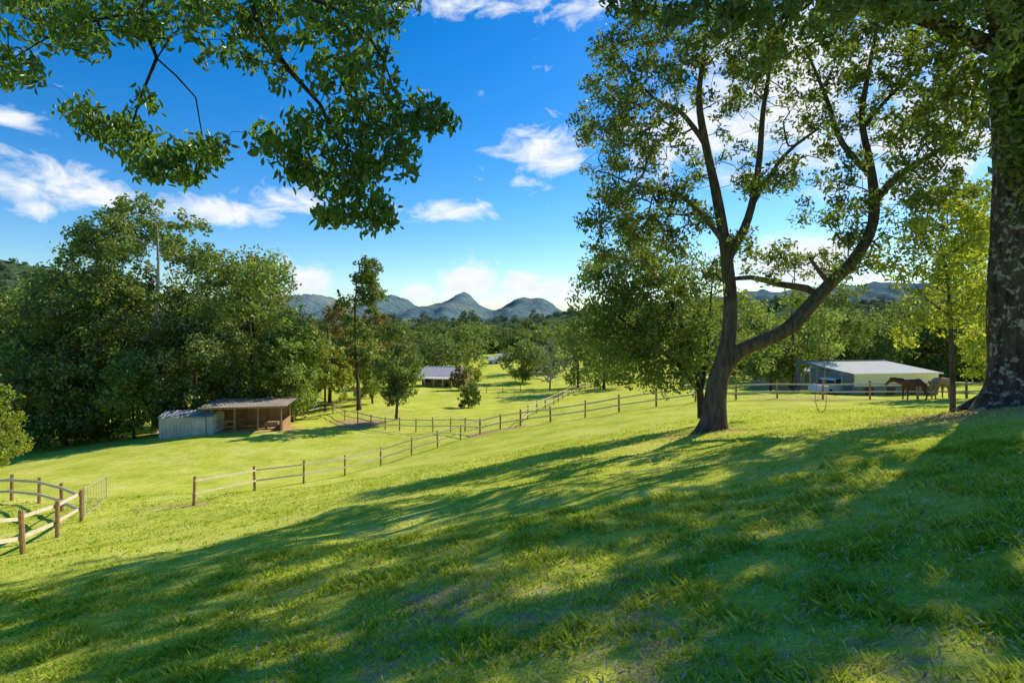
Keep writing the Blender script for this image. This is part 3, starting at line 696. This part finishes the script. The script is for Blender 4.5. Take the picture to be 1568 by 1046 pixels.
s.path([(0,0,-.4,.42),(0,0,.5,.32),(-.1,.2,3,.28),(0,.6,5.0,.22),(0,1,7,.14)],.4)
s.path([(0,.6,5,.14),(-.8,3.5,6.2,.09),Lp(b,1200,-90,6,.05),Lp(b,1120,-20,6.3,.03),Lp(b,1050,10,6.4,.015)],.25)
s.path([(0,.6,5,.12),(.2,4,6,.08),Lp(b,1400,-60,6.5,.04),Lp(b,1450,0,6.6,.02)],.25)
bl=[(960,5,30,16,6,6.8,5),(1010,15,45,22,5.8,6.8,12),(1080,25,55,30,5.8,6.8,20),(1160,30,55,45,5.8,6.8,24),(1240,15,60,35,5.8,6.8,20),(1320,5,60,25,5.8,6.8,14),(1180,85,25,20,6,6.6,6),(1400,5,60,24,6,7,12),(1480,15,50,34,6,7,14),(1545,50,30,60,6,7,14),(1250,-50,250,40,5.5,7,40)]
att=blob_att(r,bl,b,1.1); s.grow(att,.2,r,-.2,minz=3)
obj('overhanging_tree',join_tree('overhanging_tree',s.tubes(.003,2.2),spray(r,att,13,.08,.11,.046,droop=1.0,hi=True,up=.3),[M_bark_dark,M_leaf_hero]),tuple(b))

# ---------------------------------------------------------------- left wood
place('emergent_tree',238,61,303,7.8,71,15000,.42,FP,.48,r0=.36,ncl=52,cr=1.5,shape='umbrella',flat=.8)
place('woodland_tree',150,60,375,6.5,72,19000,.42,FD,.12,ncl=60)
place('woodland_tree',60,70,398,8.5,73,17000,.5,FB,.1,ncl=60)
place('woodland_tree',385,63,395,6.3,74,20000,.40,FB,.08,ncl=60,lean=.03)
place('woodland_tree',320,72,400,7.5,75,15000,.48,FD,.1,ncl=50)
place('woodland_tree',448,60,478,3.6,76,10000,.34,FB,.05,ncl=44)
place('woodland_tree',205,54.5,550,3.6,77,9000,.32,FB,.05,ncl=40)
place('woodland_tree',0,60,425,7,78,15000,.45,FB,.1,ncl=50)
place('woodland_tree',-110,62,390,8,79,10000,.5,FD,.1,ncl=50)
place('woodland_tree',100,55,480,5,80,12000,.38,FD,.05,ncl=50)
place('woodland_tree',300,57,480,4.8,81,12000,.38,FD,.05,ncl=50)
place('woodland_tree',365,60,510,3.5,82,7000,.36,FB,.05,ncl=40)
place('woodland_tree',40,52,560,3.8,83,7000,.36,FD,.03,ncl=40)
place('woodland_tree',-15,36,590,1.9,84,5000,.22,FY,.05,ncl=36)
place('woodland_tree',150,58,590,4,85,6000,.36,FD,.03,ncl=40)
place('woodland_tree',265,58,600,3,86,4500,.34,FD,.03,ncl=30)
place('woodland_tree',410,75,400,5,87,8000,.48,FBr,.2,ncl=40)
# middle trees
place('slender_tree',550,68,390,3.0,91,9000,.36,[M_bark,M_leaf_dark],.2,r0=.25,ncl=46,cr=.95,flat=.9)
place('oval_tree',607,59,495,2.3,92,10000,.28,FD,.13,r0=.16,ncl=54,cr=.85,flat=1.0)
place('round_bush',717,73,588,1.6,93,3500,.26,FD,.02,r0=.06,ncl=26)
place('bronze_tree',505,82,462,4.4,94,9000,.45,FBr,.1,ncl=40)
place('bronze_tree',570,90,468,4,95,7000,.45,FBr,.1,ncl=30)
place('light_green_tree',498,72,525,3.0,96,6000,.36,FY,.05,ncl=30)
place('light_green_tree',570,80,535,3,97,5000,.36,FB,.05,ncl=30)
place('garden_tree',702,104,562,1.5,98,2500,.32,FBr,.05)
place('garden_tree',722,106,560,1.8,99,2500,.32,FY,.05)
place('garden_tree',672,140,512,6,100,5000,.6,FD,.06)
place('garden_tree',715,165,500,8,101,6000,.75,FD,.06)
place('garden_tree',640,150,518,6,102,5000,.65,FD,.06)
place('garden_tree',800,125,520,4.5,103,5000,.5,FD,.05)
place('garden_tree',822,150,502,6.5,104,5500,.6,FD,.05)
place('garden_tree',885,110,500,6,105,7000,.5,FD,.05)
place('garden_tree',925,95,478,6,106,7000,.5,FD,.05)
place('garden_tree',600,110,535,5,107,5000,.5,FD,.05)
place('bare_tree',842,100,512,4,108,200,.25,[M_bark_pale,M_leaf_bronze],.12,ncl=120,cr=.9,tip=.06)

# ---------------------------------------------------------------- far ridges
def ridge(name,Dd,prof,S,amp,seed,mat,nx=520,ny=40,ur=2.6,zb=-14,curve=1.3,g=.012,jag=0):
    pu=np.array([(a-CX)/F for a,_ in prof]); ph=np.array([(HY-b)/F*Dd+ZC for _,b in prof])
    us=np.linspace(-ur,ur,nx); ts=np.linspace(0,1.15,ny)
    V=[]
    for t in ts:
        y=Dd-S*t
        for u_ in us:
            x=u_*Dd; h=np.interp(u_,pu,ph)
            f=(1-min(t,1))**curve
            nz=mnoise.fractal(Vector((x*g+seed,y*g*.6,seed)),1.0,2.1,6)
            rg=1-abs(mnoise.noise(Vector((x*g*1.3+seed,seed*2,y*g*.25))))*2
            z=zb+(h-zb)*f + amp*(nz*.7+(rg-.4)*.8*min(t*3,1))*min(1,(1-min(t,1))*3+.0)+jag*mnoise.noise(Vector((x*.03,y*.03,1)))
            V.append((x,y,z if t<1 else zb-3))
    for u_ in us: V.append((u_*Dd,Dd+S*.6,zb-5))
    i=np.arange(nx*ny).reshape(ny,nx)
    Q=np.stack([i[:-1,:-1].ravel(),i[1:,:-1].ravel(),i[1:,1:].ravel(),i[:-1,1:].ravel()],1)
    e0=nx*ny; j=np.arange(nx-1); Q2=np.stack([e0+j,j,j+1,e0+j+1],1)
    V=np.array(V)
    obj(name,mesh_from(name,V,np.concatenate([Q,Q2]),[mat],None,None,np.ones(len(Q)+len(Q2),bool)))
    return V[:nx*ny]
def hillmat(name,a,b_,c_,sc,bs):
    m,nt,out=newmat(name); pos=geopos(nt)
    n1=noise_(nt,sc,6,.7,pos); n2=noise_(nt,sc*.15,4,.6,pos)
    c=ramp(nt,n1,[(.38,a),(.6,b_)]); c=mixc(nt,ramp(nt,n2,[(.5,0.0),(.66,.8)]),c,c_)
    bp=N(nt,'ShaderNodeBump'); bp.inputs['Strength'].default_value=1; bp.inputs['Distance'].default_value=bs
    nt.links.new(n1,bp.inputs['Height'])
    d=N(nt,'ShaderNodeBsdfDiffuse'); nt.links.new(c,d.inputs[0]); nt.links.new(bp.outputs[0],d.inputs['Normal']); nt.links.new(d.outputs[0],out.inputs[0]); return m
M_mt=hillmat('hazed_mountain_forest',(.13,.22,.25),(.20,.29,.28),(.32,.36,.27),.03,22)  # bluish, lightened forest colour: distance haze is painted into it
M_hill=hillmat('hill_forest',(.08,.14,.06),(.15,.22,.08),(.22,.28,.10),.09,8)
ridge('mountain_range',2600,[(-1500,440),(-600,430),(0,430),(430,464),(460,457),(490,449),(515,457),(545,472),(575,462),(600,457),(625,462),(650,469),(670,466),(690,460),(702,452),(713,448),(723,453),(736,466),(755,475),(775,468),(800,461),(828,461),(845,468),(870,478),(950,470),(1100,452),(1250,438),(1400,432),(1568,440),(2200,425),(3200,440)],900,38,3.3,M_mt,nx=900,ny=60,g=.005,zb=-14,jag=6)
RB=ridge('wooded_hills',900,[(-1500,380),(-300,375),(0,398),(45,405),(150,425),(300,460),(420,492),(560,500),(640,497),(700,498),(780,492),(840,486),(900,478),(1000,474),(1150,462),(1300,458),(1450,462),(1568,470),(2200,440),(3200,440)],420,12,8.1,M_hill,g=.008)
VF=[auto_tree('far_tree_a',201,14,6,1.0,.25,30,2.4,2200,1.05,[M_bark,M_leaf_far]),auto_tree('far_tree_b',202,17,5,1.5,.25,30,2.2,2200,1.05,[M_bark,M_leaf_far]),auto_tree('far_tree_c',203,11,6,.8,.25,30,2.4,2000,1.05,[M_bark,M_leaf_far])]
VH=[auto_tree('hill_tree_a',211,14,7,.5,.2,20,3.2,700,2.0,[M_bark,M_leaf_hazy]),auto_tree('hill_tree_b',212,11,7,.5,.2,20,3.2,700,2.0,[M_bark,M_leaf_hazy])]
r=np.random.default_rng(77)
e1=empty('valley_woodland')
cnt=0
while cnt<300:
    y=r.uniform(170,560); u_=r.uniform(-1.1,1.1); x=u_*y
    if -12<x<8 and y<215 : continue
    if mnoise.noise(Vector((x*.012,y*.012,4)))<-.2 and y<420: continue
    z=tz(x,y); obj('valley_tree',VF[r.integers(0,3)],(x,y,z-.3),r.uniform(0,6.28),r.uniform(.6,1.05),e1); cnt+=1
for k in range(26):
    y=r.uniform(225,330); x=r.uniform(-22,16)
    obj('valley_tree',VF[r.integers(0,3)],(x,y,tz(x,y)-.3),r.uniform(0,6.28),r.uniform(.6,.9),e1)
for k in range(70):
    y=r.uniform(100,170); u_=r.uniform(.28,1.1); x=u_*y
    obj('valley_tree',VF[r.integers(0,3)],(x,y,tz(x,y)-.3),r.uniform(0,6.28),r.uniform(.5,.85),e1)
for k in range(50):
    y=r.uniform(85,160); u_=r.uniform(-1.1,-.36); x=u_*y
    obj('valley_tree',VF[r.integers(0,3)],(x,y,tz(x,y)-.3),r.uniform(0,6.28),r.uniform(.6,.95),e1)
e2=empty('hillside_forest')
sel=RB[(np.abs(RB[:,0])<1150)]
nn_=len(sel)
for k in r.choice(nn_,1300,replace=True):
    p=sel[k]
    if p[2]<-12: continue
    obj('hill_tree',VH[r.integers(0,2)],(p[0]+r.normal(0,4),p[1]+r.normal(0,4),p[2]-2.5),r.uniform(0,6.28),r.uniform(.5,.95),e2)

# ---------------------------------------------------------------- light, sky
AZ=math.radians(45); EL=math.radians(34)
S=Vector((math.cos(EL)*math.sin(AZ),math.cos(EL)*math.cos(AZ),math.sin(EL)))
ld=bpy.data.lights.new('sun','SUN'); ld.energy=5; ld.angle=math.radians(.5); ld.color=(1,.93,.78)
lo=bpy.data.objects.new('sun',ld); col.objects.link(lo); lo.rotation_euler=S.to_track_quat('Z','Y').to_euler(); lo.location=(30,30,40)
w=bpy.data.worlds.new('World'); scene.world=w; w.use_nodes=True; nt=w.node_tree; nt.nodes.clear()
out=nt.nodes.new('ShaderNodeOutputWorld'); bg=nt.nodes.new('ShaderNodeBackground'); bg.inputs[1].default_value=.15
nt.links.new(bg.outputs[0],out.inputs[0])
sky=nt.nodes.new('ShaderNodeTexSky'); sky.sky_type='NISHITA'; sky.sun_disc=False; sky.sun_elevation=EL; sky.sun_rotation=AZ; sky.ozone_density=2.6; sky.air_density=1.0; sky.dust_density=.2
hs=nt.nodes.new('ShaderNodeHueSaturation'); hs.inputs['Saturation'].default_value=1.48; hs.inputs['Value'].default_value=1.0; nt.links.new(sky.outputs[0],hs.inputs['Color'])
skyc=mixc(nt,1.0,hs.outputs[0],(.84,.95,1.08),'MULTIPLY')
tc=nt.nodes.new('ShaderNodeTexCoord'); sp=nt.nodes.new('ShaderNodeSeparateXYZ'); nt.links.new(tc.outputs['Generated'],sp.inputs[0])
X,Y,Z=sp.outputs
M_=None
clouds=[(15,178,45,16,.9),(60,275,170,32,.8),(150,295,90,30,.85),(330,322,120,30,.8),(430,305,80,26,.8),(680,326,75,16,.9),(840,232,80,34,.85),(720,5,100,26,.7),(890,15,80,30,.6),(1060,200,110,70,.9),(1200,150,170,130,.95),(1440,200,150,110,.95),
 (712,430,42,24,1.5),(645,449,26,12,1.2),(797,437,26,18,1.4),(850,447,40,16,1.3),(478,430,34,24,1.3),(1220,400,120,36,1.1),(60,320,30,16,.6),(800,278,30,10,.6)]
def dirn(px,py):
    v=np.array([(px-CX)/F,1,(HY-py)/F]); return v/np.linalg.norm(v)
for px,py,rx,ry,st in clouds:
    c=dirn(px,py); sx=abs(dirn(px+rx,py)[0]-dirn(px-rx,py)[0])/2; sz=abs(dirn(px,py+ry)[2]-dirn(px,py-ry)[2])/2
    a=mth(nt,'DIVIDE',mth(nt,'SUBTRACT',X,float(c[0])),float(sx)); b_=mth(nt,'DIVIDE',mth(nt,'SUBTRACT',Z,float(c[2])),float(sz))
    q=mth(nt,'ADD',mth(nt,'MULTIPLY',a,a),mth(nt,'MULTIPLY',b_,b_))
    g_=mth(nt,'MULTIPLY',mth(nt,'EXPONENT',mth(nt,'MULTIPLY',q,-.7)),st)
    M_=g_ if M_ is None else mth(nt,'MAXIMUM',M_,g_)
M_=mth(nt,'MULTIPLY',M_,mth(nt,'GREATER_THAN',Y,0.0))
mp=nt.nodes.new('ShaderNodeMapping'); mp.inputs['Scale'].default_value=(1,1,2.0); nt.links.new(tc.outputs['Generated'],mp.inputs[0])
nz=noise_(nt,14,9,.62,mp.outputs[0],.5)
dens=mth(nt,'ADD',mth(nt,'MULTIPLY',nz,1.1),mth(nt,'MULTIPLY',M_,.5))
cov=ramp(nt,dens,[(.72,0.0),(1.08,1.0)])
nz2=noise_(nt,30,5,.6,mp.outputs[0])
cc=ramp(nt,nz2,[(.3,(5.6,6.1,6.7)),(.7,(6.6,6.8,7.0))])
fin=mixc(nt,cov,skyc,cc)
nt.links.new(fin,bg.inputs[0])

# ---------------------------------------------------------------- camera
cd=bpy.data.cameras.new('camera'); cd.lens=20; cd.sensor_width=36; cd.shift_y=-(523-HY)/1568.0; cd.clip_end=20000; cd.clip_start=.05
co=bpy.data.objects.new('camera',cd); col.objects.link(co); co.location=(0,0,ZC); co.rotation_euler=(math.radians(90),0,0)
scene.camera=co
scene.view_settings.view_transform='Standard'; scene.view_settings.look='None'; scene.view_settings.exposure=0
